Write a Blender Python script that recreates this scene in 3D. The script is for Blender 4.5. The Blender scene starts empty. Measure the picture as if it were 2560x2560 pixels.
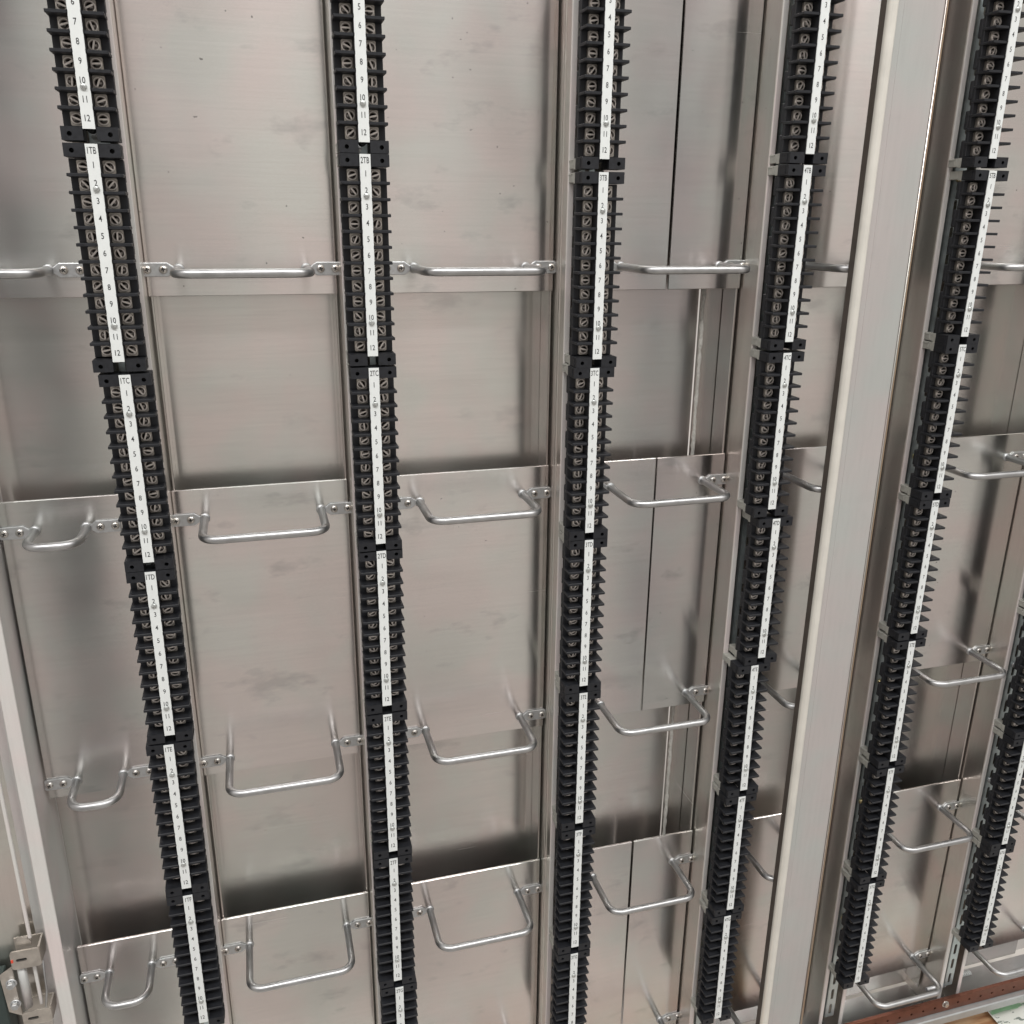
import bpy, bmesh, math, random
from mathutils import Vector, Matrix
random.seed(7)
S = bpy.context.scene
C = S.collection
PI = math.pi

# ------------------------------------------------------------------ numbers
XS = [-0.1086, 0.1034, 0.3195, 0.5322, 0.7481, 0.9615]      # strip centres
YA, YB = 0.072, 0.104                                        # front plates, recessed back sheet
TOP, PAN = 0.50, -1.18
TIERS = [('upper', -0.0715, TOP), ('middle', -0.577, -0.2550), ('lowest', -1.109, -0.7705)]
HANDLE_Z = [-0.0478, -0.2850, -0.5597, -0.8135, -1.0872]
# strip, index in strip, x, z of the block's top, lean
BLOCKS = [(1,0,-0.1095,0.2323,0.0),(1,1,-0.1096,0.0516,-0.0009),(1,2,-0.1068,-0.1294,0.0023),(1,3,-0.1064,-0.3088,-0.0053),(1,4,-0.1097,-0.4894,-0.0014),(1,5,-0.11,-0.6688,0.0),
(2,0,0.1031,0.2288,0.0),(2,1,0.1031,0.0496,0.0005),(2,2,0.1034,-0.131,0.0006),(2,3,0.1037,-0.3087,-0.0018),(2,4,0.1033,-0.4893,0.0025),(2,5,0.1035,-0.6693,-0.0019),(2,6,0.1045,-0.8501,0.0),
(3,0,0.3196,0.2208,0.0),(3,1,0.3195,0.0397,0.0025),(3,2,0.3181,-0.1389,0.0044),(3,3,0.3189,-0.3172,0.0002),(3,4,0.3192,-0.4965,0.0037),(3,5,0.3201,-0.6772,0.0026),(3,6,0.3202,-0.8579,0.0),
(4,0,0.5319,0.2305,0.0),(4,1,0.5314,0.0505,-0.0046),(4,2,0.5304,-0.1308,0.0045),(4,3,0.5387,-0.3126,-0.0029),(4,4,0.5308,-0.4920,0.0134),(4,5,0.5322,-0.6716,-0.003),(4,6,0.5293,-0.8521,0.0058),
(5,0,0.7473,0.2316,0.0),(5,1,0.7508,0.0501,-0.0096),(5,2,0.749,-0.1286,-0.0056),(5,3,0.7475,-0.3079,-0.0026),(5,4,0.7469,-0.4887,0.0044),(5,5,0.7472,-0.6702,0.0066),(5,6,0.747,-0.8513,0.0127),
(6,1,0.9615,0.0583,0.0),(6,2,0.9615,-0.1217,0.0),(6,3,0.9615,-0.3017,0.0),(6,4,0.9615,-0.4817,0.0),(6,5,0.9616,-0.6620,0.0),(6,6,0.9612,-0.8413,0.0029)]
BL = 0.1788            # block length
LAB = 0.17036          # label length
E_ = 0.0101            # end piece length
PITCH = (BL - 2*E_)/12

# ------------------------------------------------------------------ mesh helpers
def box(bm, x0, x1, y0, y1, z0, z1, bev=0.0):
    vs = [bm.verts.new((x, y, z)) for x in (x0, x1) for y in (y0, y1) for z in (z0, z1)]
    q = [(0,1,3,2),(4,6,7,5),(0,4,5,1),(2,3,7,6),(0,2,6,4),(1,5,7,3)]
    fs = [bm.faces.new([vs[i] for i in f]) for f in q]
    if bev > 0:
        es = list({e for f in fs for e in f.edges})
        bmesh.ops.bevel(bm, geom=es, offset=bev, segments=1, profile=0.5, affect='EDGES')
    return vs

def tube(bm, pts, r, n=10, caps=True, jitter=0.0):
    pts = [Vector(p) for p in pts]
    rings = []; up = None
    for i, p in enumerate(pts):
        t = ((pts[min(i+1, len(pts)-1)] - p).normalized() + (p - pts[max(i-1, 0)]).normalized())
        t.normalize()
        if up is None:
            up = Vector((0,0,1)) if abs(t.z) < .9 else Vector((1,0,0))
        a = (up - t*up.dot(t)).normalized(); b = t.cross(a); up = a
        rr = r*(1 + random.uniform(-jitter, jitter))
        rings.append([bm.verts.new(p + rr*(math.cos(2*PI*k/n)*a + math.sin(2*PI*k/n)*b)) for k in range(n)])
    for A, B in zip(rings, rings[1:]):
        for k in range(n):
            f = bm.faces.new((A[k], A[(k+1) % n], B[(k+1) % n], B[k])); f.smooth = True
    if caps:
        bm.faces.new(rings[0][::-1]); bm.faces.new(rings[-1])

def fillet(pts, r, n=7):
    out = [Vector(pts[0])]
    for a, b, c in zip(pts, pts[1:], pts[2:]):
        a, b, c = Vector(a), Vector(b), Vector(c)
        u, v = (a-b).normalized(), (c-b).normalized()
        ang = u.angle(v); d = r/math.tan(ang/2)
        p, q = b+u*d, b+v*d
        ctr = b + (u+v).normalized()*(r/math.sin(ang/2))
        e0, e1 = (p-ctr), (q-ctr)
        for i in range(n+1):
            om = e0.angle(e1); t = i/n
            out.append(ctr + e0*(math.sin((1-t)*om)/math.sin(om)) + e1*(math.sin(t*om)/math.sin(om)))
    out.append(Vector(pts[-1]))
    return out

def lathe_y(bm, cx, cz, prof, n=14, smooth=True):
    """profile of (radius, y) revolved round an axis along y through (cx, cz)"""
    rings = []
    for r, y in prof:
        if r < 1e-6: rings.append([bm.verts.new((cx, y, cz))])
        else: rings.append([bm.verts.new((cx+r*math.cos(2*PI*k/n), y, cz+r*math.sin(2*PI*k/n))) for k in range(n)])
    for A, B in zip(rings, rings[1:]):
        for k in range(n):
            a = [A[0]] if len(A) == 1 else [A[k], A[(k+1) % n]]
            b = [B[0]] if len(B) == 1 else [B[(k+1) % n], B[k]]
            if len(a)+len(b) > 2:
                f = bm.faces.new(a+b); f.smooth = smooth

def holed_plate(bm, outer, holes, y0, depth, floor=True):
    """front face (in the xz plane at y0) with openings; walls of the openings run back by depth"""
    es = []
    def loop(pts):
        vs = [bm.verts.new((x, y0, z)) for x, z in pts]
        for a, b in zip(vs, vs[1:]+vs[:1]): es.append(bm.edges.new((a, b)))
        return vs
    o = loop(outer); hs = [loop(h) for h in holes]
    bmesh.ops.triangle_fill(bm, use_beauty=True, use_dissolve=False, edges=es)
    for h in hs:
        bk = [bm.verts.new((v.co.x, y0+depth, v.co.z)) for v in h]
        for i in range(len(h)):
            j = (i+1) % len(h); bm.faces.new((h[i], h[j], bk[j], bk[i]))
        if floor: bm.faces.new(bk)
    return o

def circ(cx, cz, r, n=12): return [(cx+r*math.cos(2*PI*k/n), cz+r*math.sin(2*PI*k/n)) for k in range(n)]
def stadium(cx, cz, w, h, n=6):
    r = w/2; out = []
    for k in range(n+1): out.append((cx+r*math.cos(PI*k/n), cz+h/2-r+r*math.sin(PI*k/n)))
    for k in range(n+1): out.append((cx+r*math.cos(PI+PI*k/n), cz-h/2+r+r*math.sin(PI+PI*k/n)))
    return out
def rrect(x0, x1, z0, z1, r, n=3):
    out = []
    for cx, cz, a in ((x1-r, z1-r, 0), (x0+r, z1-r, PI/2), (x0+r, z0+r, PI), (x1-r, z0+r, 1.5*PI)):
        for k in range(n+1): out.append((cx+r*math.cos(a+PI/2*k/n), cz+r*math.sin(a+PI/2*k/n)))
    return out
def slab(bm, pts, y0, y1):
    a = [bm.verts.new((x, y0, z)) for x, z in pts]; b = [bm.verts.new((x, y1, z)) for x, z in pts]
    bm.faces.new(a); bm.faces.new(b[::-1])
    for i in range(len(a)):
        j = (i+1) % len(a); bm.faces.new((a[i], b[i], b[j], a[j]))

def to_mesh(name, bm, mat):
    bmesh.ops.recalc_face_normals(bm, faces=bm.faces)
    me = bpy.data.meshes.new(name); bm.to_mesh(me); bm.free()
    if mat: me.materials.append(mat)
    return me
def obj(name, bm, mat, parent=None, loc=(0,0,0)):
    me = bm if isinstance(bm, bpy.types.Mesh) else to_mesh(name, bm, mat)
    o = bpy.data.objects.new(name, me); C.objects.link(o)
    o.location = loc
    if parent: o.parent = parent
    return o
def tag(o, label, cat, group=None):
    o['label'] = label; o['category'] = cat
    if group: o['group'] = group
    return o
def thing(name, label, cat, loc=(0,0,0), group=None):
    o = bpy.data.objects.new(name, None); C.objects.link(o); o.location = loc; o.empty_display_size = .02
    return tag(o, label, cat, group)
def copy_tree(o, parent=None):
    c = o.copy(); C.objects.link(c)
    if parent: c.parent = parent
    for ch in list(o.children): copy_tree(ch, c)
    return c
NB = bmesh.new

# ------------------------------------------------------------------ materials
class N:
    def __init__(s, name):
        s.m = bpy.data.materials.new(name); s.m.use_nodes = True
        s.t = s.m.node_tree; s.b = s.t.nodes['Principled BSDF']
    def n(s, kind, **kw):
        x = s.t.nodes.new(kind)
        for k, v in kw.items():
            if hasattr(x, k): setattr(x, k, v)
            else: x.inputs[k.replace('_', ' ')].default_value = v
        return x
    def l(s, a, b): s.t.links.new(a, b)
    def mix(s, fac, a, b, mode='MIX'):
        x = s.t.nodes.new('ShaderNodeMix'); x.data_type = 'RGBA'; x.blend_type = mode
        for i, v in ((0, fac), (6, a), (7, b)):
            if hasattr(v, 'is_linked'): s.l(v, x.inputs[i])
            else: x.inputs[i].default_value = v if not isinstance(v, tuple) else (*v, 1)[:4]
        return x.outputs[2]
    def ramp(s, v, lo, hi, a=0.0, b=1.0):
        x = s.t.nodes.new('ShaderNodeMapRange'); x.clamp = True
        s.l(v, x.inputs[0])
        for i, q in enumerate((lo, hi, a, b)): x.inputs[i+1].default_value = q
        return x.outputs[0]
    def coords(s):
        tc = s.n('ShaderNodeTexCoord'); oi = s.n('ShaderNodeObjectInfo')
        mu = s.n('ShaderNodeVectorMath', operation='SCALE'); cx = s.n('ShaderNodeCombineXYZ')
        s.l(oi.outputs['Random'], cx.inputs[0]); s.l(oi.outputs['Random'], cx.inputs[1]); s.l(oi.outputs['Random'], cx.inputs[2])
        s.l(cx.outputs[0], mu.inputs[0]); mu.inputs['Scale'].default_value = 7.3
        ad = s.n('ShaderNodeVectorMath', operation='ADD')
        s.l(tc.outputs['Object'], ad.inputs[0]); s.l(mu.outputs[0], ad.inputs[1])
        return ad.outputs[0]
    def map(s, v, scale, rot=(0,0,0)):
        x = s.n('ShaderNodeMapping'); s.l(v, x.inputs[0]); x.inputs['Scale'].default_value = scale; x.inputs['Rotation'].default_value = rot
        return x.outputs[0]
    def noise(s, v, scale, det=3.0, rough=.55):
        x = s.n('ShaderNodeTexNoise'); s.l(v, x.inputs['Vector']); x.inputs['Scale'].default_value = scale
        x.inputs['Detail'].default_value = det; x.inputs['Roughness'].default_value = rough
        return x.outputs['Fac']

def simple(name, col, rough=.5, metal=0.0, var=.12, scale=60, spec=.5, bump=0.0):
    q = N(name); v = q.coords(); f = q.noise(v, scale)
    dark = tuple(c*(1-var) for c in col); lite = tuple(min(1, c*(1+var)) for c in col)
    q.l(q.mix(q.ramp(f, .3, .7), dark, lite), q.b.inputs['Base Color'])
    q.l(q.ramp(f, .3, .7, max(.03, rough-.07), min(1, rough+.07)), q.b.inputs['Roughness'])
    q.b.inputs['Metallic'].default_value = metal
    q.b.inputs['Specular IOR Level'].default_value = spec
    if bump:
        bp = q.n('ShaderNodeBump'); bp.inputs['Strength'].default_value = bump; bp.inputs['Distance'].default_value = .0006
        q.l(f, bp.inputs['Height']); q.l(bp.outputs[0], q.b.inputs['Normal'])
    return q.m

def alu(name, col, rough, streak=(2.5, 2.5, 55), marks=1.0, wave=.25, tint=1.0, soft=.45, metal=1.0, soft_rough=.42, aniso=0.0):
    """mill-finish aluminium sheet: a sharp and a satin lobe, faint rolling streaks and blotches, specks, smudges, scratches"""
    q = N(name); v = q.coords()
    st = q.noise(q.map(v, streak), 5, 3, .5)
    st2 = q.noise(q.map(v, (streak[0]*.5, streak[1]*.5, streak[2]*3)), 9, 2, .5)
    bl = q.noise(v, 14, 2, .5)
    bl2 = q.noise(q.map(v, (1, 1, .5)), 11, 2, .5)
    g = q.noise(v, 1300, 1, .6)
    warm = (col[0]*(1+.035*tint), col[1]*(1-.018*tint), col[2]*(1-.012*tint)); cool = (col[0]*(1-.032*tint), col[1]*(1+.014*tint), col[2]*(1+.008*tint))
    c = q.mix(q.ramp(bl, .38, .62), warm, cool)
    bl3 = q.noise(q.map(v, (1, 1, .7)), 5, 3, .6)
    c = q.mix(q.ramp(bl3, .40, .68, 0, .16), c, (col[0]*.55, col[1]*.56, col[2]*.57))
    c = q.mix(q.ramp(st, .35, .75, 0, .10), c, (col[0]*.62, col[1]*.62, col[2]*.62))
    c = q.mix(q.ramp(st2, .50, .75, 0, .10), c, (col[0]*.62, col[1]*.62, col[2]*.62))
    c = q.mix(q.ramp(g, .3, .7, 0, .12), c, (col[0]*.6, col[1]*.6, col[2]*.6))
    sm = q.noise(q.map(v, (1.0, 1.0, 2.0)), 15, 4, .6)
    c = q.mix(q.ramp(sm, .60, .74, 0, .36*marks), c, (col[0]*.42, col[1]*.45, col[2]*.47))
    sp = q.noise(v, 330, 0, .4)
    c = q.mix(q.ramp(sp, .885, .91, 0, .7*marks), c, (.12, .11, .10))
    s1 = q.noise(q.map(v, (2.2, 2.2, 160), (0, .8, 0)), 4, 1, .4)
    s2 = q.noise(q.map(v, (1.7, 1.7, 190), (0, -1.1, 0)), 4, 1, .4)
    mx = q.n('ShaderNodeMath', operation='MAXIMUM'); q.l(q.ramp(s1, .83, .85), mx.inputs[0]); q.l(q.ramp(s2, .835, .855), mx.inputs[1])
    r0 = q.ramp(bl2, .3, .7, rough-.02, rough+.04)
    ad = q.n('ShaderNodeMath', operation='MULTIPLY_ADD'); q.l(mx.outputs[0], ad.inputs[0]); ad.inputs[1].default_value = .14*marks; q.l(r0, ad.inputs[2])
    p2 = q.n('ShaderNodeBsdfPrincipled')
    w = q.noise(v, 6, 1, .4)
    bp = q.n('ShaderNodeBump'); bp.inputs['Strength'].default_value = wave; bp.inputs['Distance'].default_value = .0022
    q.l(w, bp.inputs['Height'])
    for pp in (q.b, p2):
        q.l(c, pp.inputs['Base Color']); pp.inputs['Metallic'].default_value = metal
        q.l(bp.outputs[0], pp.inputs['Normal'])
    q.l(ad.outputs[0], q.b.inputs['Roughness']); p2.inputs['Roughness'].default_value = soft_rough
    if aniso:
        tv = q.n('ShaderNodeCombineXYZ'); tv.inputs[2].default_value = 1.0
        q.b.inputs['Anisotropic'].default_value = aniso; q.l(tv.outputs[0], q.b.inputs['Tangent'])
    ms = q.n('ShaderNodeMixShader'); q.l(q.ramp(bl2, .3, .7, soft-.07, soft+.07), ms.inputs[0])
    q.l(q.b.outputs[0], ms.inputs[1]); q.l(p2.outputs[0], ms.inputs[2])
    q.l(ms.outputs[0], q.t.nodes['Material Output'].inputs['Surface'])
    return q.m

M = dict(
    plate=alu('plate_aluminium', (.72, .695, .67), .19, soft=.12, soft_rough=.4, aniso=.94),
    back=alu('back_aluminium', (.70, .675, .645), .21, marks=.8, soft=.18, aniso=.90),
    pan=alu('pan_aluminium', (.46, .455, .455), .35, marks=.4, soft=.5),
    post=alu('post_aluminium', (.76, .725, .68), .20, streak=(55, 55, 2.0), marks=.5, wave=.08, soft=.5),
    jamb=alu('jamb_aluminium', (.66, .645, .635), .30, streak=(50, 50, 1.5), marks=.2, wave=.03, metal=.55, soft=.6, soft_rough=.6),
    pillar=alu('pillar_aluminium', (.47, .46, .445), .42, streak=(50, 50, 1.2), marks=.15, wave=.03, metal=.15, soft=.75, soft_rough=.7),
    lit_cream=simple('lit_edge_cream', (.74, .72, .66), .40, .3, .05, 40),  # paler than the pillar face: edge highlight put into the colour
    flange=alu('flange_aluminium', (.72, .68, .66), .42, streak=(50, 50, 1.2), marks=.15, wave=.03, metal=.2, soft=.7, soft_rough=.7),
    zinc=simple('zinc_plate', (.52, .59, .60), .40, .75, .08, 120),
    plastic=simple('black_plastic', (.0125, .0138, .0175), .52, 0, .25, 300, .42, .10),
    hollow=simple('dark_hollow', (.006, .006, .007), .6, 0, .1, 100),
    label=simple('white_label', (.74, .77, .765), .45, 0, .02, 200),
    ink=simple('label_ink', (.035, .037, .04), .6, 0, .05, 200),
    nickel=simple('nickel_plate', (.48, .45, .41), .45, .8, .1, 200),
    rim=simple('screw_rim', (.92, .87, .82), .42, .5, .05, 300),
    dome=simple('screw_dome', (.20, .185, .175), .16, 1.0, .1, 300),
    steel=simple('screw_steel', (.60, .58, .55), .30, 1.0, .1, 300),
    clear=simple('clear_screw', (.50, .52, .51), .3, .6, .15, 900),
    rod=simple('rod_steel', (.47, .475, .48), .40, 1.0, .10, 90, .5, .02),
    bracket=simple('bracket_zinc', (.54, .555, .565), .42, .9, .10, 300),
    grey=simple('grey_plastic', (.36, .36, .33), .5, 0, .08, 150),
    copper=simple('copper', (.21, .095, .068), .45, 1.0, .18, 60),
    sill=simple('sill_grey', (.42, .44, .44), .42, .5, .06, 60),
    sealant=simple('sealant', (.48, .47, .44), .6, 0, .2, 400, .4, .5),
    brass=simple('yellow_zinc', (.80, .66, .36), .25, 1.0, .1, 100),
    brown=simple('shaded_lip_brown', (.115, .098, .085), .5, .2, .12, 60),  # pillar lip's shaded side put into the colour
    tan=simple('tan_edge', (.34, .25, .17), .5, .2, .1, 60),
    latch=simple('latch_steel', (.58, .54, .49), .42, .9, .12, 120),
    red=simple('red_paint', (.70, .08, .04), .5, 0, .1, 100),
    darkgreen=simple('dark_green_gasket', (.03, .045, .042), .6, 0, .1, 100),
)

def wood():
    q = N('pallet_wood'); v = q.coords()
    a = q.noise(q.map(v, (3, 40, 40)), 4, 4, .6); b = q.noise(v, 9, 2, .5)
    c = q.mix(q.ramp(a, .35, .68), (.30, .13, .05), (.62, .40, .22))
    c = q.mix(q.ramp(b, .45, .7, 0, .5), c, (.66, .48, .30))
    q.l(c, q.b.inputs['Base Color']); q.b.inputs['Roughness'].default_value = .6
    return q.m
def paper():
    q = N('printed_paper'); v = q.coords()
    a = q.noise(q.map(v, (1, 2.2, 1)), 75, 2, .6); b = q.noise(v, 18, 3, .5)
    c = q.mix(q.ramp(b, .3, .7), (.72, .74, .68), (.82, .84, .80))
    c = q.mix(q.ramp(a, .60, .64, 0, .85), c, (.12, .16, .14))
    q.l(c, q.b.inputs['Base Color']); q.b.inputs['Roughness'].default_value = .55
    bp = q.n('ShaderNodeBump'); bp.inputs['Strength'].default_value = .6; bp.inputs['Distance'].default_value = .004
    q.l(b, bp.inputs['Height']); q.l(bp.outputs[0], q.b.inputs['Normal'])
    return q.m
M['wood'] = wood(); M['paper'] = paper(); M['green'] = simple('green_print', (.33, .60, .36), .5, 0, .1, 40)
M['concrete'] = simple('concrete', (.60, .57, .53), .6, 0, .15, 20)

# ------------------------------------------------------------------ lettering
def glyphs(body, height, wide):
    cu = bpy.data.curves.new('t', 'FONT'); cu.body = body; cu.align_x = 'CENTER'; cu.size = 1.0
    cu.resolution_u = 3; cu.offset = .008
    o = bpy.data.objects.new('t', cu)
    me = bpy.data.meshes.new_from_object(o)
    vs = [v.co.copy() for v in me.vertices]; fs = [tuple(p.vertices) for p in me.polygons]
    bpy.data.objects.remove(o); bpy.data.curves.remove(cu); bpy.data.meshes.remove(me)
    y0, y1 = min(v.y for v in vs), max(v.y for v in vs); x0, x1 = min(v.x for v in vs), max(v.x for v in vs)
    k = height/(y1-y0)
    return [((v.x-(x0+x1)/2)*k*wide, (v.y-(y0+y1)/2)*k) for v in vs], fs
GL = {}
def glyph(b, h, w):
    if (b, h, w) not in GL: GL[(b, h, w)] = glyphs(b, h, w)
    return GL[(b, h, w)]
def put_text(bm, body, x, z, h, w, y=-.00012, R=None):
    vs, fs = glyph(body, h, w)
    vv = [bm.verts.new((x+a, y, z+b)) for a, b in vs]
    for f in fs:
        try: bm.faces.new([vv[i] for i in f])
        except ValueError: pass
def num_z(n): return -.0158 - .01335*(n-1)

# ------------------------------------------------------------------ terminal block
def block_body():
    bm = NB()
    BK = .0203
    box(bm, -.0203, .0203, .0165, BK+.0002, -(BL-E_-.0003), -(E_+.0003), .0004)
    for zt, zb in ((0, -E_), (-(BL-E_), -BL)):
        for sx in (-1, 1):
            x0, x1 = sorted((sx*.0050, sx*.0208)); cz = (zt+zb)/2
            o = holed_plate(bm, rrect(x0, x1, zb, zt, .0003, 1), [circ(sx*.0147, cz-.0003, .00185, 12)], .0012, .009)
            bk = [bm.verts.new((v.co.x, BK-.0003, v.co.z)) for v in o]
            for i in range(len(o)):
                j = (i+1) % len(o); bm.faces.new((o[i], bk[i], bk[j], o[j]))
            bm.faces.new(bk)
            # raised frame on the outer flank of the end piece
            xs = sx*.0208
            a, b = sorted((xs, xs+sx*.0004))
            box(bm, a, b, .0065, .0175, zt-.0022, zt-.0014); box(bm, a, b, .0065, .0175, zb+.0014, zb+.0022)
            box(bm, a, b, .0060, .0068, zb+.0014, zt-.0014)
    box(bm, -.0047, .0047, .0011, .0195, -E_-.0004, -.0004)
    box(bm, -.0049, .0049, .0010, .0166, -(BL-E_-.0002), -(E_+.0002))
    for j in range(1, 12):
        z = -E_ - PITCH*j
        for sx in (-1, 1):
            x0, x1 = sorted((sx*.0049, sx*.0208))
            box(bm, x0, x1, .0012, BK, z-.0013, z+.0013, .0004)
        box(bm, -.0050, .0050, .0007, .0166, z-.00105, z+.00105)
    for j in range(6):
        z = -.0195 - .0283*j
        if z-.009 > -BL: box(bm, -.0202, .0202, .0206, .0262, z-.0090, z+.0090, .0010)
    # black fixing screw at the foot of the open notch
    lathe_y(bm, 0, -(BL-E_+.0012), [(.0030, .0195), (.0030, .0120), (.0022, .0112), (.0010, .0118), (0, .0118)], 12)
    return to_mesh('body', bm, M['plastic'])
def label_mesh():
    bm = NB(); L = []; R = []
    zs = [-.0004, -.0100]
    for j in range(1, 12):
        zc = -E_ - PITCH*j
        zs += [zc+.0021, zc+.0008, zc-.0008, zc-.0021]
    zs += [-LAB]
    for i, z in enumerate(zs):
        w = .0046
        if 2 <= i < len(zs)-1 and (i-2) % 4 in (1, 2): w = .00438
        L.append((-w, z)); R.append((w, z))
    slab(bm, L + R[::-1], -.0000, .0008)
    return to_mesh('label_strip', bm, M['label'])
def clamp_mesh():
    bm = NB(); slab(bm, rrect(-.0047, .0046, -.0051, .0051, .0011), -.0013, .0016)
    return to_mesh('clamp_plate', bm, M['nickel'])
def screw_mesh():
    bm = NB()
    lathe_y(bm, 0, 0, [(.0044, -.0013), (.0044, -.0022), (.0042, -.0027), (.0034, -.0027), (.0032, -.0016)], 18)
    n0 = len(bm.faces)
    lathe_y(bm, 0, 0, [(.0033, -.0014), (.0031, -.0020), (.0025, -.0027), (.0016, -.0032), (.0007, -.0034), (0, -.0035)], 18)
    bm.faces.ensure_lookup_table()
    for f in list(bm.faces)[n0:]: f.material_index = 1
    box(bm, -.0034, .0034, -.0036, -.0016, -.0007, .0007, .0001)
    me = to_mesh('screw', bm, M['rim']); me.materials.append(M['dome'])
    return me
def label_screw_mesh():
    bm = NB()
    lathe_y(bm, 0, 0, [(.0026, .0002), (.0025, -.0009), (.0018, -.0015), (0, -.0017)], 14)
    box(bm, -.0022, .0022, -.0019, -.0010, -.0003, .0003)
    return to_mesh('label_screw', bm, M['clear'])
def foot_mesh():
    bm = NB()
    box(bm, -.0200, -.0120, .0262, .0400, -.0088, -.0004, .0004)
    box(bm, -.0204, -.0110, .0206, .0256, -.0098, -.0001, .0004)
    box(bm, -.0204, -.0196, .0300, .0395, -.0026, -.0012, .0002); box(bm, -.0204, -.0196, .0300, .0312, -.0070, -.0012, .0002)
    return to_mesh('mounting_foot', bm, M['grey'])

BODY = block_body()
LABEL, CLAMP, SCREW, LSCREW, FOOT = label_mesh(), clamp_mesh(), screw_mesh(), label_screw_mesh(), foot_mesh()
LET = 'ABCDEFG'
def lettering(s, k):
    bm = NB(); rr = random.Random(s*10+k)
    t = '%dT%s' % (s, LET[k])
    put_text(bm, t, rr.uniform(-.0003, .0003), -.0052, .0050, .62)
    dx = rr.uniform(-.0004, .0003)
    for n in range(1, 13): put_text(bm, str(n), dx, num_z(n), .0047, .76)
    return to_mesh('lettering', bm, M['ink'])
def block_label(s, k):
    t = '%dT%s' % (s, LET[k])
    if s == 6:
        return {1: 'black terminal block of the rightmost strip, beside the upper handle', 2: 'black terminal block of the rightmost strip, fifth from its foot',
                3: 'black terminal block of the rightmost strip, fourth from its foot', 4: 'black terminal block of the rightmost strip, third from its foot',
                5: 'black terminal block second from the foot of the rightmost strip', 6: 'lowest black terminal block on the rightmost strip, above the copper bar'}[k]
    if k == 0: return 'black terminal block cut by the picture top, directly above block %dTB' % s
    return 'black terminal block with white number strip headed %s' % t

GROUP = 'terminal blocks on the upright rails'
for s, k, x, z, lean in BLOCKS:
    th = thing('terminal_block', block_label(s, k), 'terminal block', (x, 0, z), GROUP)
    th.rotation_euler = (0, -lean, 0)
    obj('body', BODY, None, th)
    lb = obj('label_strip', LABEL, None, th)
    obj('lettering', lettering(s, k), None, lb)
    for zz in (num_z(2)-.0046, num_z(10)-.0046):
        o = obj('label_screw', LSCREW, None, lb, (0, 0, zz)); o.rotation_euler = (0, random.uniform(0, PI), 0)
    for q, fz in ((0, 0.0), (1, -(BL-E_)-.0003)):
        obj('mounting_foot', FOOT, None, th, (0, 0, fz))
    for j in range(12):
        zc = -E_ - PITCH*(j+.5)
        for sx in (-1, 1):
            c = obj('clamp_plate', CLAMP, None, th, (sx*.0096, .0150, zc-.0002))
            if sx > 0: c.rotation_euler = (0, PI, 0)
            o = obj('screw', SCREW, None, c, (random.uniform(-.0003, .0003)*sx, 0, random.uniform(-.0002, .0002)))
            o.rotation_euler = (0, random.uniform(0, 2*PI), 0)

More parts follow.
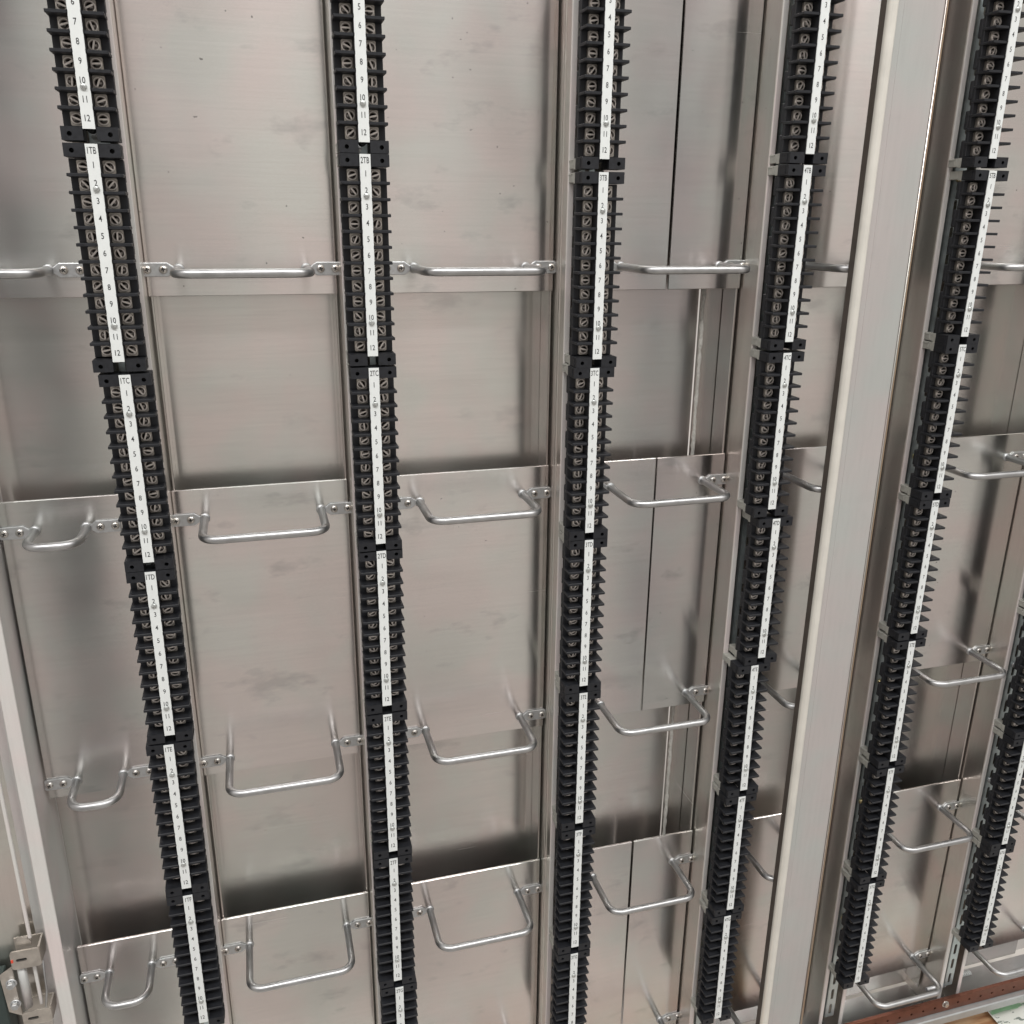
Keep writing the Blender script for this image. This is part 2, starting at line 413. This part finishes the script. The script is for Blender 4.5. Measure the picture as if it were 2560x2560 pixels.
# ------------------------------------------------------------------ posts and rails
NAMES = ['strip of blocks 1TB to 1TF', 'strip of blocks 2TB to 2TG', 'strip of blocks 3TB to 3TG', 'strip of blocks 4TB to 4TG', 'strip of blocks 5TB to 5TG', 'rightmost strip of blocks']
for i, X in enumerate(XS):
    zb = PAN + .001
    th = thing('mounting_post', 'upright aluminium channel post behind the ' + NAMES[i], 'post', (X, YA, zb), 'upright mounting posts')
    H0, H1 = 0, TOP-zb
    bm = NB()
    for sx in (-1, 1):
        a, b = sorted((sx*.0205, sx*.0190)); box(bm, a, b, .041-YA, .120-YA, H0, H1, .0003)
    box(bm, -.0189, .0189, .088-YA, .0895-YA, H0, H1)
    obj('channel', bm, M['post'], th)
    for sx in (-1, 1):
        bm = NB(); a, b = sorted((sx*.0206, sx*.0146)); box(bm, a, b, .0388-YA, .0409-YA, H0, H1, .0006); obj('front_lip', bm, M['flange'], th)
    for sx in (-1, 1):
        bm = NB(); a, b = sorted((sx*.0246, sx*.0226))
        box(bm, a, b, .0757-YA, YB-.0005-YA, .0195, H1, .0003)
        obj('side_wall', bm, M['back'], th)
    if i == 2:
        bm = NB(); pts = [(-.0206+random.uniform(-.0002,.0002), -.017, z*.006) for z in range(0, int(H1/.006))]
        tube(bm, pts, .0011, 6, True, .35)
        pts = [(-.0206, -.0105+random.uniform(-.0004,.0004), z*.008) for z in range(0, int(H1/.008))]
        tube(bm, pts, .0006, 5, True, .3)
        obj('weld_bead', bm, M['post'], th)
    # slotted zinc rail
    zr = -1.130
    rt = thing('mounting_rail', 'slotted zinc rail carrying the ' + NAMES[i], 'rail', (X, .0405, zr), 'slotted mounting rails')
    L = TOP - zr
    bm = NB()
    z = 0.0; CELL = .0282
    while z < L:
        zt = min(z+CELL, L)
        if zt-z > .0270:
            holed_plate(bm, [(-.0066, z), (.0066, z), (.0066, zt), (-.0066, zt)], [stadium(0, z+.0141, .0046, .0192)], .0032, .0010, False)
        z = zt
    for sx in (-1, 1):
        a, b = sorted((sx*.0067, sx*.0076)); box(bm, a, b, .0034, .0090, 0, L)
    obj('rail_profile', bm, M['zinc'], rt)
    for zz in (-.552, -.735, -.93, .06, -.25):
        bm = NB(); lathe_y(bm, -.0015, zz-.004*i-zr, [(.0042, .0031), (.0042, .0013), (.0034, .0003), (0, 0)], 12)
        box(bm, -.0050, .0020, -.0004, .0009, zz-.004*i-zr-.0005, zz-.004*i-zr+.0005)
        obj('mounting_screw', bm, M['brass' if i == 4 else 'bracket'], rt)
    if i == 3:
        bm = NB()
        for zz in (-.22, -.46, -.02):
            vs, fs = glyph('Weidmüller', .0022, .9)
            vv = [bm.verts.new((-.0048-b, .0030, zz-zr-a)) for a, b in vs]
            for f_ in fs: bm.faces.new([vv[q] for q in f_])
        obj('stamped_lettering', bm, M['grey'], rt)

# ------------------------------------------------------------------ plates
def plate(x0, x1, z0, z1, label, y=YA, t=.003, mat='plate', name='aluminium_plate', group='front aluminium plates', notch=0):
    bm = NB(); cx = (x0+x1)/2
    box(bm, x0-cx, x1-cx, 0, t, 0, z1-z0, .0006)
    return tag(obj(name, bm, M[mat], None, (cx, y, z0)), label, 'metal plate', group)
G_ = .0224
GR = .0209
def gap(a, b): return XS[a]+GR, XS[b]-G_
COLS = [(-.2400, XS[0]-G_, 'left of the 1TB strip'), (*gap(0, 1), 'between the 1TB and 2TB strips'), (*gap(1, 2), 'between the 2TB and 3TB strips'),
        (XS[2]+GR, .4228, 'just right of the 3TB strip'), (.4250, XS[3]-G_, 'just left of the 4TB strip'), (XS[3]+GR, .7000, 'between the 4TB strip and the pale pillar'),
        (*gap(4, 5), 'right of the 5TB strip'), (XS[5]+GR, XS[5]+G_+.169, 'right of the rightmost strip')]
for x0, x1, where in COLS:
    for tn, z0, z1 in TIERS:
        plate(x0, x1 + (.0010 if (tn == 'middle' and 'just right of the 3TB' in where) else 0), z0, z1, '%s brushed aluminium front plate %s' % (tn, where))
# recessed back sheets
BACK = [(-.2425, XS[0]-.0210, COLS[0][2]), (XS[0]+.0210, XS[1]-.0210, COLS[1][2]), (XS[1]+.0210, XS[2]-.0210, COLS[2][2]),
        (XS[2]+.0210, XS[3]-.0535, COLS[3][2]), (XS[3]+.0210, .7000, COLS[5][2]), (XS[4]+.0210, XS[5]-.0210, COLS[6][2]), (XS[5]+.0210, 1.16, COLS[7][2])]
for x0, x1, where in BACK:
    plate(x0, x1, -1.1775, TOP, 'recessed back sheet of dull aluminium ' + where, YB, .002, 'back', 'back_sheet', 'recessed back sheets')
plate(XS[3]-.0512, XS[3]-.0210, -1.1775, TOP, 'narrow recessed back sheet beside the weld bead, by the 4TB strip', YB+.0008, .002, 'back', 'back_sheet', 'recessed back sheets')
bm = NB()
tube(bm, [(random.uniform(-.0005, .0005), random.uniform(-.0003, .0003), z*.0055) for z in range(0, int((TOP+1.17)/.0055))], .0023, 7, True, .28)
tag(obj('weld_bead', bm, M['sealant'], None, (XS[3]-.0472, YB+.0010, -1.17)), 'rough grey vertical bead along the back sheet joint near the 4TB strip', 'weld bead')

# ------------------------------------------------------------------ handles
def phillips(r):
    bm = NB()
    lathe_y(bm, 0, 0, [(r, 0), (r, -.0006), (r*.85, -.0014), (r*.45, -.0019), (0, -.0020)], 14)
    n0 = len(bm.faces)
    box(bm, -r*.5, r*.5, -.00215, -.0010, -r*.13, r*.13); box(bm, -r*.13, r*.13, -.00217, -.0010, -r*.5, r*.5)
    bm.faces.ensure_lookup_table()
    for f in list(bm.faces)[n0:]: f.material_index = 1
    me = to_mesh('screw', bm, M['steel']); me.materials.append(M['hollow'])
    return me
PH = phillips(.0037)
def make_handle(rx, s0, s1, out, br):
    th = bpy.data.objects.new('rod_handle', None); C.objects.link(th); th.empty_display_size = .02
    pts = fillet([(-rx, 0, 0), (-rx, -out, 0), (rx, -out, 0), (rx, 0, 0)], br, 8)
    bm = NB(); tube(bm, pts, .0040, 14)
    obj('rod', bm, M['rod'], th)
    for sx in (-1, 1):
        bm = NB()
        o, i = s1+.0048, rx+.0035
        p = [(o-.0015, -.0062), (o, -.0047), (o, .0047), (o-.0015, .0062), (s0-.0035, .0062), (i, .0022), (i, -.0022), (s0-.0035, -.0062)]
        slab(bm, [(sx*a, b) for a, b in p], -.0023, -.0004)
        bmesh.ops.recalc_face_normals(bm, faces=bm.faces)
        bmesh.ops.bevel(bm, geom=[e for e in bm.edges if all(v.co.y < -.002 for v in e.verts)], offset=.0007, segments=2, profile=.5, affect='EDGES')
        lathe_y(bm, sx*rx, 0, [(.0052, -.0002), (.0052, -.0016), (.0040, -.0022)], 14)
        bk_ = obj('bracket', bm, M['bracket'], th)
        for s_ in (s0, s1):
            q = obj('screw', PH, None, bk_, (sx*s_, -.0023, 0)); q.rotation_euler = (0, random.uniform(0, PI), 0)
    return th
WIDE = make_handle(.0565, .0693, .0829, .0680, .0150); SMALL = make_handle(.0225, .0350, .0480, .0500, .0165); MIDDLE = make_handle(.0340, .0475, .0610, .0680, .0150)
used = {}

HC = [(-.1890, SMALL, 'small', 'left of the 1TB strip'), (-.0030, WIDE, 'wide', 'between strips 1TB and 2TB'), (.2114, WIDE, 'wide', 'between strips 2TB and 3TB'),
      (.4262, WIDE, 'wide', 'between strips 3TB and 4TB'), (.6215, MIDDLE, 'half hidden', 'between strip 4TB and the pale pillar'), (.8545, WIDE, 'wide', 'right of strip 5TB'), (1.0690, WIDE, 'wide', 'right of the rightmost strip')]
ROW = ['foot of upper plate', 'top of middle plate', 'foot of middle plate', 'top of lowest plate', 'foot of lowest plate']
for x, proto, size, where in HC:
    for r, z in enumerate(HANDLE_Z):
        if id(proto) in used:
            o = copy_tree(proto)
        else:
            o = proto; used[id(proto)] = 1
        o.location = (x, YA, z)
        tag(o, '%s rod handle at %s, %s' % (size, ROW[r], where), 'handle', 'rod handles screwed to the plates')

# ------------------------------------------------------------------ left door jamb, pillar, sill
zb = -1.32
jt = thing('door_jamb', 'pale aluminium door jamb along the left side of the cabinet', 'door jamb', (-.249, .033, zb))
H = TOP - zb
def jbox(nm, x0, x1, y0, y1, mat='jamb', bev=.0006, z0=0, z1=H):
    bm = NB(); box(bm, x0+.249, x1+.249, y0-.033, y1-.033, z0, z1, bev); return obj(nm, bm, M[mat], jt)
jbox('inner_wall', -.2448, -.2430, .0350, .118)
jbox('front_flange', -.2556, -.2427, .0325, .0348, 'flange')
jbox('gutter_floor', -.2700, -.2556, .0500, .0520)
jbox('gutter_wall', -.2572, -.2557, .0350, .0498)
jbox('rear_panel', -.3600, -.2702, .0560, .0580, 'post')

pt = thing('centre_pillar', 'broad pale aluminium pillar with rolled edge standing before the plates', 'pillar', (.6230, -.02, -1.32))
Hh = TOP+1.32; X0, X1 = -.0364, .0225
def strip(nm, prof, mat, smooth=False):
    bm = NB(); fr = [bm.verts.new((x, y, 0)) for x, y in prof]; bk = [bm.verts.new((x, y, Hh)) for x, y in prof]
    for i in range(len(prof)-1):
        f = bm.faces.new((fr[i], fr[i+1], bk[i+1], bk[i])); f.smooth = smooth
    o = obj(nm, bm, M[mat], pt); sm = o.modifiers.new('thick', 'SOLIDIFY'); sm.thickness = .0014; sm.offset = 1; return o
strip('face', [(X0+.0074, .0003), (X0+.0150, .0003), (X0+.0152, 0), (X1, 0)], 'pillar')
strip('front_edge', [(X0+.0040-.0040*math.cos(PI/2*k/8), .0040-.0046*math.sin(PI/2*k/8)) for k in range(9)] + [(X0+.0060, -.0006), (X0+.0073, .0003)], 'lit_cream')  # lamp highlight on the rounded corner painted in a lighter colour
strip('rolled_edge', [(X1+.0002+.0104*k/20, .0160*(k/20)**2*(3-2*(k/20))) for k in range(21)] + [(X1+.0108, .0230)], 'post', True)
bm = NB(); box(bm, X0-.0006, X0+.0010, .0042, .0140, 0, Hh, .0003); obj('shaded_lip', bm, M['brown'], pt)  # added dark strip painting the shade on the lip's left side
bm = NB(); box(bm, .0334, .0348, .0100, .0260, 0, Hh, .0003); box(bm, .0349, .0372, .0125, .0260, 0, Hh, .0003); obj('rear_lip', bm, M['tan'], pt)

bm = NB(); box(bm, 0, 1.20, 0, .072, 0, .0015, .0004)
tag(obj('bottom_pan', bm, M['pan'], None, (.02, .0295, PAN-.0016)), 'bare aluminium pan closing the bottom of the cabinet behind the copper bar', 'pan')
bm = NB(); box(bm, -.60, .60, 0, .0155, -.015, 0, .0015)
tag(obj('cabinet_sill', bm, M['sill'], None, (.90, .0180, -1.1600)), 'grey metal sill along the bottom front of the cabinet', 'sill')

ct = thing('copper_bar', 'drilled copper earthing bar running along the cabinet bottom', 'copper bar', (.80, .0285, -1.147))
bm = NB(); hl = [circ(-.13+.0213*i, -.0005, .0019, 10) for i in range(26)]
out = holed_plate(bm, [(-.17, -.0112), (.45, -.0112), (.45, .0112), (-.17, .0112)], hl, -.0025, .005, False)
bkv = [bm.verts.new((v.co.x, .0025, v.co.z)) for v in out]
for i in range(4): bm.faces.new((out[i], bkv[i], bkv[(i+1) % 4], out[(i+1) % 4]))
obj('bar', bm, M['copper'], ct)
def hexhead(bm, x, y, z, r, h):
    lathe_y(bm, x, z, [(r*1.35, y), (r*1.35, y-.0008), (r*.98, y-.0009)], 16)
    lathe_y(bm, x, z, [(r, y-.0008), (r, y-h), (r*.8, y-h-.0006), (0, y-h-.0006)], 6, False)
for bx in (.1440, -.0655):
    bm = NB(); hexhead(bm, bx, -.0025, .0030, .0042, .0036); obj('hex_bolt', bm, M['steel'], ct)
for bx in (.1440, ):
    bm = NB(); pts = [(bx-.020, .018, .016), (bx+.014, .018, .016)]; tube(bm, pts, .0034, 12); obj('standoff', bm, M['bracket'], ct)
for i in range(26):
    bm = NB(); lathe_y(bm, -.13+.0213*i, -.0009, [(.0016, .0020), (.0012, .0006), (0, .0004)], 8)
    obj('bar_screw', bm, M['copper'], ct)

# little coiled spring on the bottom pan
bm = NB(); pts = []
for i in range(6*12+1):
    a = 2*PI*i/12; pts.append((.0215*i/72-.011, .0033*math.cos(a), .0036+.0033*math.sin(a)))
tube(bm, pts, .0007, 6)
o = tag(obj('coiled_spring', bm, M['label'], None, (1.0445, .0900, PAN+.0010)), 'small pale coiled spring lying on the bottom pan beside the rail', 'spring')

# floor outside, pallet planks and paper
bm = NB(); box(bm, -.7, 1.7, -.38, .30, -.02, 0)
o = obj('floor', bm, M['concrete'], None, (0, 0, -1.42)); o['kind'] = 'structure'
for i, (y0, y1, zt) in enumerate(((.050, .112, -1.262), (-.012, .048, -1.264), (-.080, -.015, -1.260))):
    bm = NB(); box(bm, -.55, .75, y0-.02, y1-.02, -.018, 0, .0015)
    tag(obj('wooden_plank', bm, M['wood'], None, (.80, .02, zt)), ['brown wooden plank on the floor, right against the grey sill', 'brown wooden plank on the floor, second out from the grey sill', 'brown wooden plank on the floor, third out from the grey sill'][i], 'plank', 'planks of the pallet before the cabinet')
bm = NB()
def sheet(bm, x0, x1, y0, y1, z, n=10):
    g = [[bm.verts.new((x0+(x1-x0)*i/n, y0+(y1-y0)*j/n, z+.002*math.sin(i*1.7+j)*math.cos(j*1.3))) for j in range(n+1)] for i in range(n+1)]
    for i in range(n):
        for j in range(n):
            f = bm.faces.new((g[i][j], g[i+1][j], g[i+1][j+1], g[i][j+1])); f.smooth = True
pp = thing('printed_paper', 'white printed paper with a green stripe lying on the planks', 'paper', (1.092, .0, -1.2560))
sheet(bm, 0, .25, -.12, .098, .002); obj('sheet', bm, M['paper'], pp)
bm = NB(); sheet(bm, .002, .25, .0665, .0800, .0031); obj('green_stripe', bm, M['green'], pp)

# ------------------------------------------------------------------ latch at the left jamb
lt = thing('door_latch', 'bolted steel latch with flat lock rod at the foot of the left jamb', 'latch', (-.275, .03, -.81))
def lb_(nm, x0, x1, y0, y1, z0, z1, mat='bracket', bev=.0005, parent=None):
    bm = NB(); box(bm, x0+.275, x1+.275, y0-.03, y1-.03, z0+.81, z1+.81, bev); return obj(nm, bm, M[mat], parent or lt)
lb_('lock_rod', -.2716, -.2684, .0305, .0335, -.712, TOP, 'flange')
lb_('lock_rod', -.2738, -.2706, .0335, .0360, -.802, -.738, 'flange')
for zt, zb_ in ((-.7205, -.7430), (-.8005, -.8185)):
    bm = NB()
    pl = holed_plate(bm, rrect(-.2895+.275, -.2618+.275, zb_+.81, zt+.81, .003), [stadium(0, 0, .0035, .0035)] if 0 else [[(a-.0010, b+(zt+zb_)/2+.81) for b, a in [(q[0], q[1]-.0035) for q in stadium(0, 0, .0036, .0105)]]], -.0050, .0016, False)
    bk = [bm.verts.new((v.co.x, -.0034, v.co.z)) for v in pl]
    for i in range(len(pl)): bm.faces.new((pl[i], bk[i], bk[(i+1) % len(pl)], pl[(i+1) % len(pl)]))
    box(bm, -.2634+.275, -.2618+.275, -.0034, .0150, zb_+.811, zt+.81)
    box(bm, -.2895+.275, -.2618+.275, .0150, .0166, zb_+.811, zt+.81)
    obj('guide_bracket', bm, M['latch'], lt)
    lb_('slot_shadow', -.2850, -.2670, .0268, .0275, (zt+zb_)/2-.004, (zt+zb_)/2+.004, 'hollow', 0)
bm = NB(); slab(bm, [(-.0080, .0910), (-.0075, .0985), (-.0030, .1010), (.0025, .0990), (.0055, .0940), (.0050, .0890)], .0008, .0035); obj('cam', bm, M['latch'], lt)
bm = NB(); slab(bm, [(-.0285, .0600), (-.0160, .0680), (-.0150, .0040), (-.0265, .0120)], -.0020, .0002); pl_ = obj('bolt_plate', bm, M['latch'], lt)
bm = NB(); tube(bm, [(-.0085, .0030, .0640), (-.0092, .0030, .0105)], .0044, 14); obj('tube', bm, M['jamb'], lt)
for bz in (.0483, .0209):
    bm = NB(); hexhead(bm, -.0190, -.0020, bz, .0040, .0050); obj('hex_bolt', bm, M['bracket'], pl_)
bm = NB(); tube(bm, fillet([(.0105, .010, .0760), (.0102, .004, .0250), (.0085, -.003, .0095)], .006, 4), .0011, 8); obj('wire_loop', bm, M['rod'], lt)
lb_('paint_mark', -.2893, -.2872, .0246, .0251, -.7335, -.7300, 'red', 0)
lb_('gasket', -.3300, -.3035, .0300, .0520, -.90, -.757, 'darkgreen', .001)

# ------------------------------------------------------------------ camera
mr = Matrix(((0.9613551051264643, -0.2751718271499266, 0.008765123516289226), (0.07841766869327563, 0.30420484239036366, 0.9493735213828989), (0.263907239544497, 0.9119977409013823, -0.3140272114113338)))
r, u, f = mr[0], mr[1], mr[2]
cam = bpy.data.cameras.new('camera'); co = bpy.data.objects.new('camera', cam); C.objects.link(co)
cam.sensor_width = 36; cam.sensor_fit = 'HORIZONTAL'; cam.lens = 31.38235
cam.clip_start = .01; cam.clip_end = 100
co.matrix_world = Matrix(((r.x, u.x, -f.x, 0), (r.y, u.y, -f.y, -.8129457), (r.z, u.z, -f.z, 0), (0, 0, 0, 1)))
S.camera = co

# ------------------------------------------------------------------ light: a bright workshop with its right side dimmed, ceiling lamps overhead
w = bpy.data.worlds.new('World'); S.world = w; w.use_nodes = True
nt = w.node_tree; bg = nt.nodes['Background']
def wn(k, **kw):
    x = nt.nodes.new(k)
    for a, b in kw.items(): setattr(x, a, b)
    return x
tc = wn('ShaderNodeTexCoord'); sx = wn('ShaderNodeSeparateXYZ'); nt.links.new(tc.outputs['Generated'], sx.inputs[0])
def mrng(src, a, b, c, d, smooth=True):
    x = wn('ShaderNodeMapRange'); x.clamp = True
    if smooth: x.interpolation_type = 'SMOOTHSTEP'
    nt.links.new(src, x.inputs[0])
    for i, v in enumerate((a, b, c, d)): x.inputs[i+1].default_value = v
    return x.outputs[0]
def math_(op, a, b):
    x = wn('ShaderNodeMath', operation=op)
    for i, v in enumerate((a, b)):
        if hasattr(v, 'is_linked'): nt.links.new(v, x.inputs[i])
        else: x.inputs[i].default_value = v
    return x.outputs[0]
Xd, Yd, Zd = sx.outputs
cr = wn('ShaderNodeValToRGB'); nt.links.new(mrng(Zd, -1, 1, 0, 1, False), cr.inputs[0])
els = cr.color_ramp.elements
els[0].position = 0.0; els[0].color = (.42, .40, .375, 1)
els[1].position = 1.0; els[1].color = (.75, .75, .75, 1)
for p, c in ((.18, (.50, .475, .45)), (.36, (.60, .575, .55)), (.50, (.60, .575, .555)), (.585, (.60, .585, .57)), (.60, (.50, .485, .47)), (.75, (.60, .59, .58))):
    e = els.new(p); e.color = (*c, 1)
az = math_('DIVIDE', Xd, math_('MAXIMUM', math_('MULTIPLY', Yd, -1.0), .05))
band = math_('MULTIPLY', mrng(az, -.255, -.228, 0, 1), mrng(az, -.186, -.166, 1, 0))
win = math_('MULTIPLY', math_('MULTIPLY', mrng(az, -.05, .02, 0, 1), mrng(az, .10, .13, 1, 0)), math_('MULTIPLY', mrng(Zd, -.05, .03, 0, 1), mrng(Zd, .17, .185, 1, 0)))
front = mrng(Yd, -.2, -.6, 0, 1)
ns = wn('ShaderNodeTexNoise'); ns.inputs['Scale'].default_value = 4.5; ns.inputs['Detail'].default_value = 3
mpn = wn('ShaderNodeMapping'); mpn.inputs['Scale'].default_value = (1, 1, .35); nt.links.new(tc.outputs['Generated'], mpn.inputs['Vector']); nt.links.new(mpn.outputs[0], ns.inputs['Vector'])
k1 = math_('SUBTRACT', 1.0, math_('MULTIPLY', math_('MULTIPLY', band, front), .93))
k2 = math_('ADD', 1.0, math_('MULTIPLY', math_('MULTIPLY', win, front), .60))
band2 = math_('MULTIPLY', mrng(az, .425, .445, 0, 1), mrng(az, .490, .530, 1, 0))
band3 = math_('MULTIPLY', mrng(az, -.9, -.8, 0, 1), mrng(az, -.5, -.42, 1, 0))
k1 = math_('SUBTRACT', k1, math_('MULTIPLY', math_('ADD', band2, band3), .55))
k3 = mrng(ns.outputs['Fac'], .32, .68, .66, 1.24)
k1 = math_('MULTIPLY', k1, mrng(Xd, .74, .90, 1.0, .38))  # right of the world dimmed to darken right-facing surfaces like the rolled edge
kk = math_('MULTIPLY', math_('MULTIPLY', k1, k2), k3)
mxc = wn('ShaderNodeMix', data_type='RGBA', blend_type='MULTIPLY'); mxc.inputs[0].default_value = 1.0
mxb = wn('ShaderNodeMix', data_type='RGBA'); nt.links.new(math_('MULTIPLY', math_('ADD', band, math_('MULTIPLY', math_('ADD', band2, band3), .6)), front), mxb.inputs[0])
mxb.inputs[6].default_value = (1.0, .965, .93, 1); mxb.inputs[7].default_value = (.90, .95, 1.08, 1)
nt.links.new(cr.outputs[0], mxc.inputs[6]); nt.links.new(mxb.outputs[2], mxc.inputs[7])
nt.links.new(mxc.outputs[2], bg.inputs['Color']); nt.links.new(math_('MULTIPLY', kk, 1.0), bg.inputs['Strength'])
def area(name, loc, target, sx_, sy_, power, col=(1, 1, 1)):
    l = bpy.data.lights.new(name, 'AREA'); l.shape = 'RECTANGLE'; l.size = sx_; l.size_y = sy_; l.energy = power; l.color = col
    o = bpy.data.objects.new(name, l); C.objects.link(o); o.location = loc
    o.rotation_euler = (Vector(target)-Vector(loc)).to_track_quat('-Z', 'Y').to_euler()
area('ceiling_lamp', (.1, -2.6, 3.3), (.35, 0, -.4), 3.2, .45, 120, (1, .985, .96))
area('ceiling_lamp', (2.9, -2.4, 3.3), (.5, 0, -.4), .45, 3.0, 60, (1, .985, .96))
area('ceiling_lamp', (-2.4, -2.2, 3.2), (.2, 0, -.4), .45, 3.0, 50, (1, .97, .94))

# ------------------------------------------------------------------ render
S.render.engine = 'CYCLES'
S.cycles.max_bounces = 8; S.cycles.glossy_bounces = 5; S.cycles.diffuse_bounces = 3
S.cycles.sample_clamp_indirect = 6
S.cycles.use_denoising = True
S.view_settings.view_transform = 'Standard'; S.view_settings.look = 'None'
S.view_settings.exposure = 0; S.view_settings.gamma = 1; S.view_settings.use_curve_mapping = False
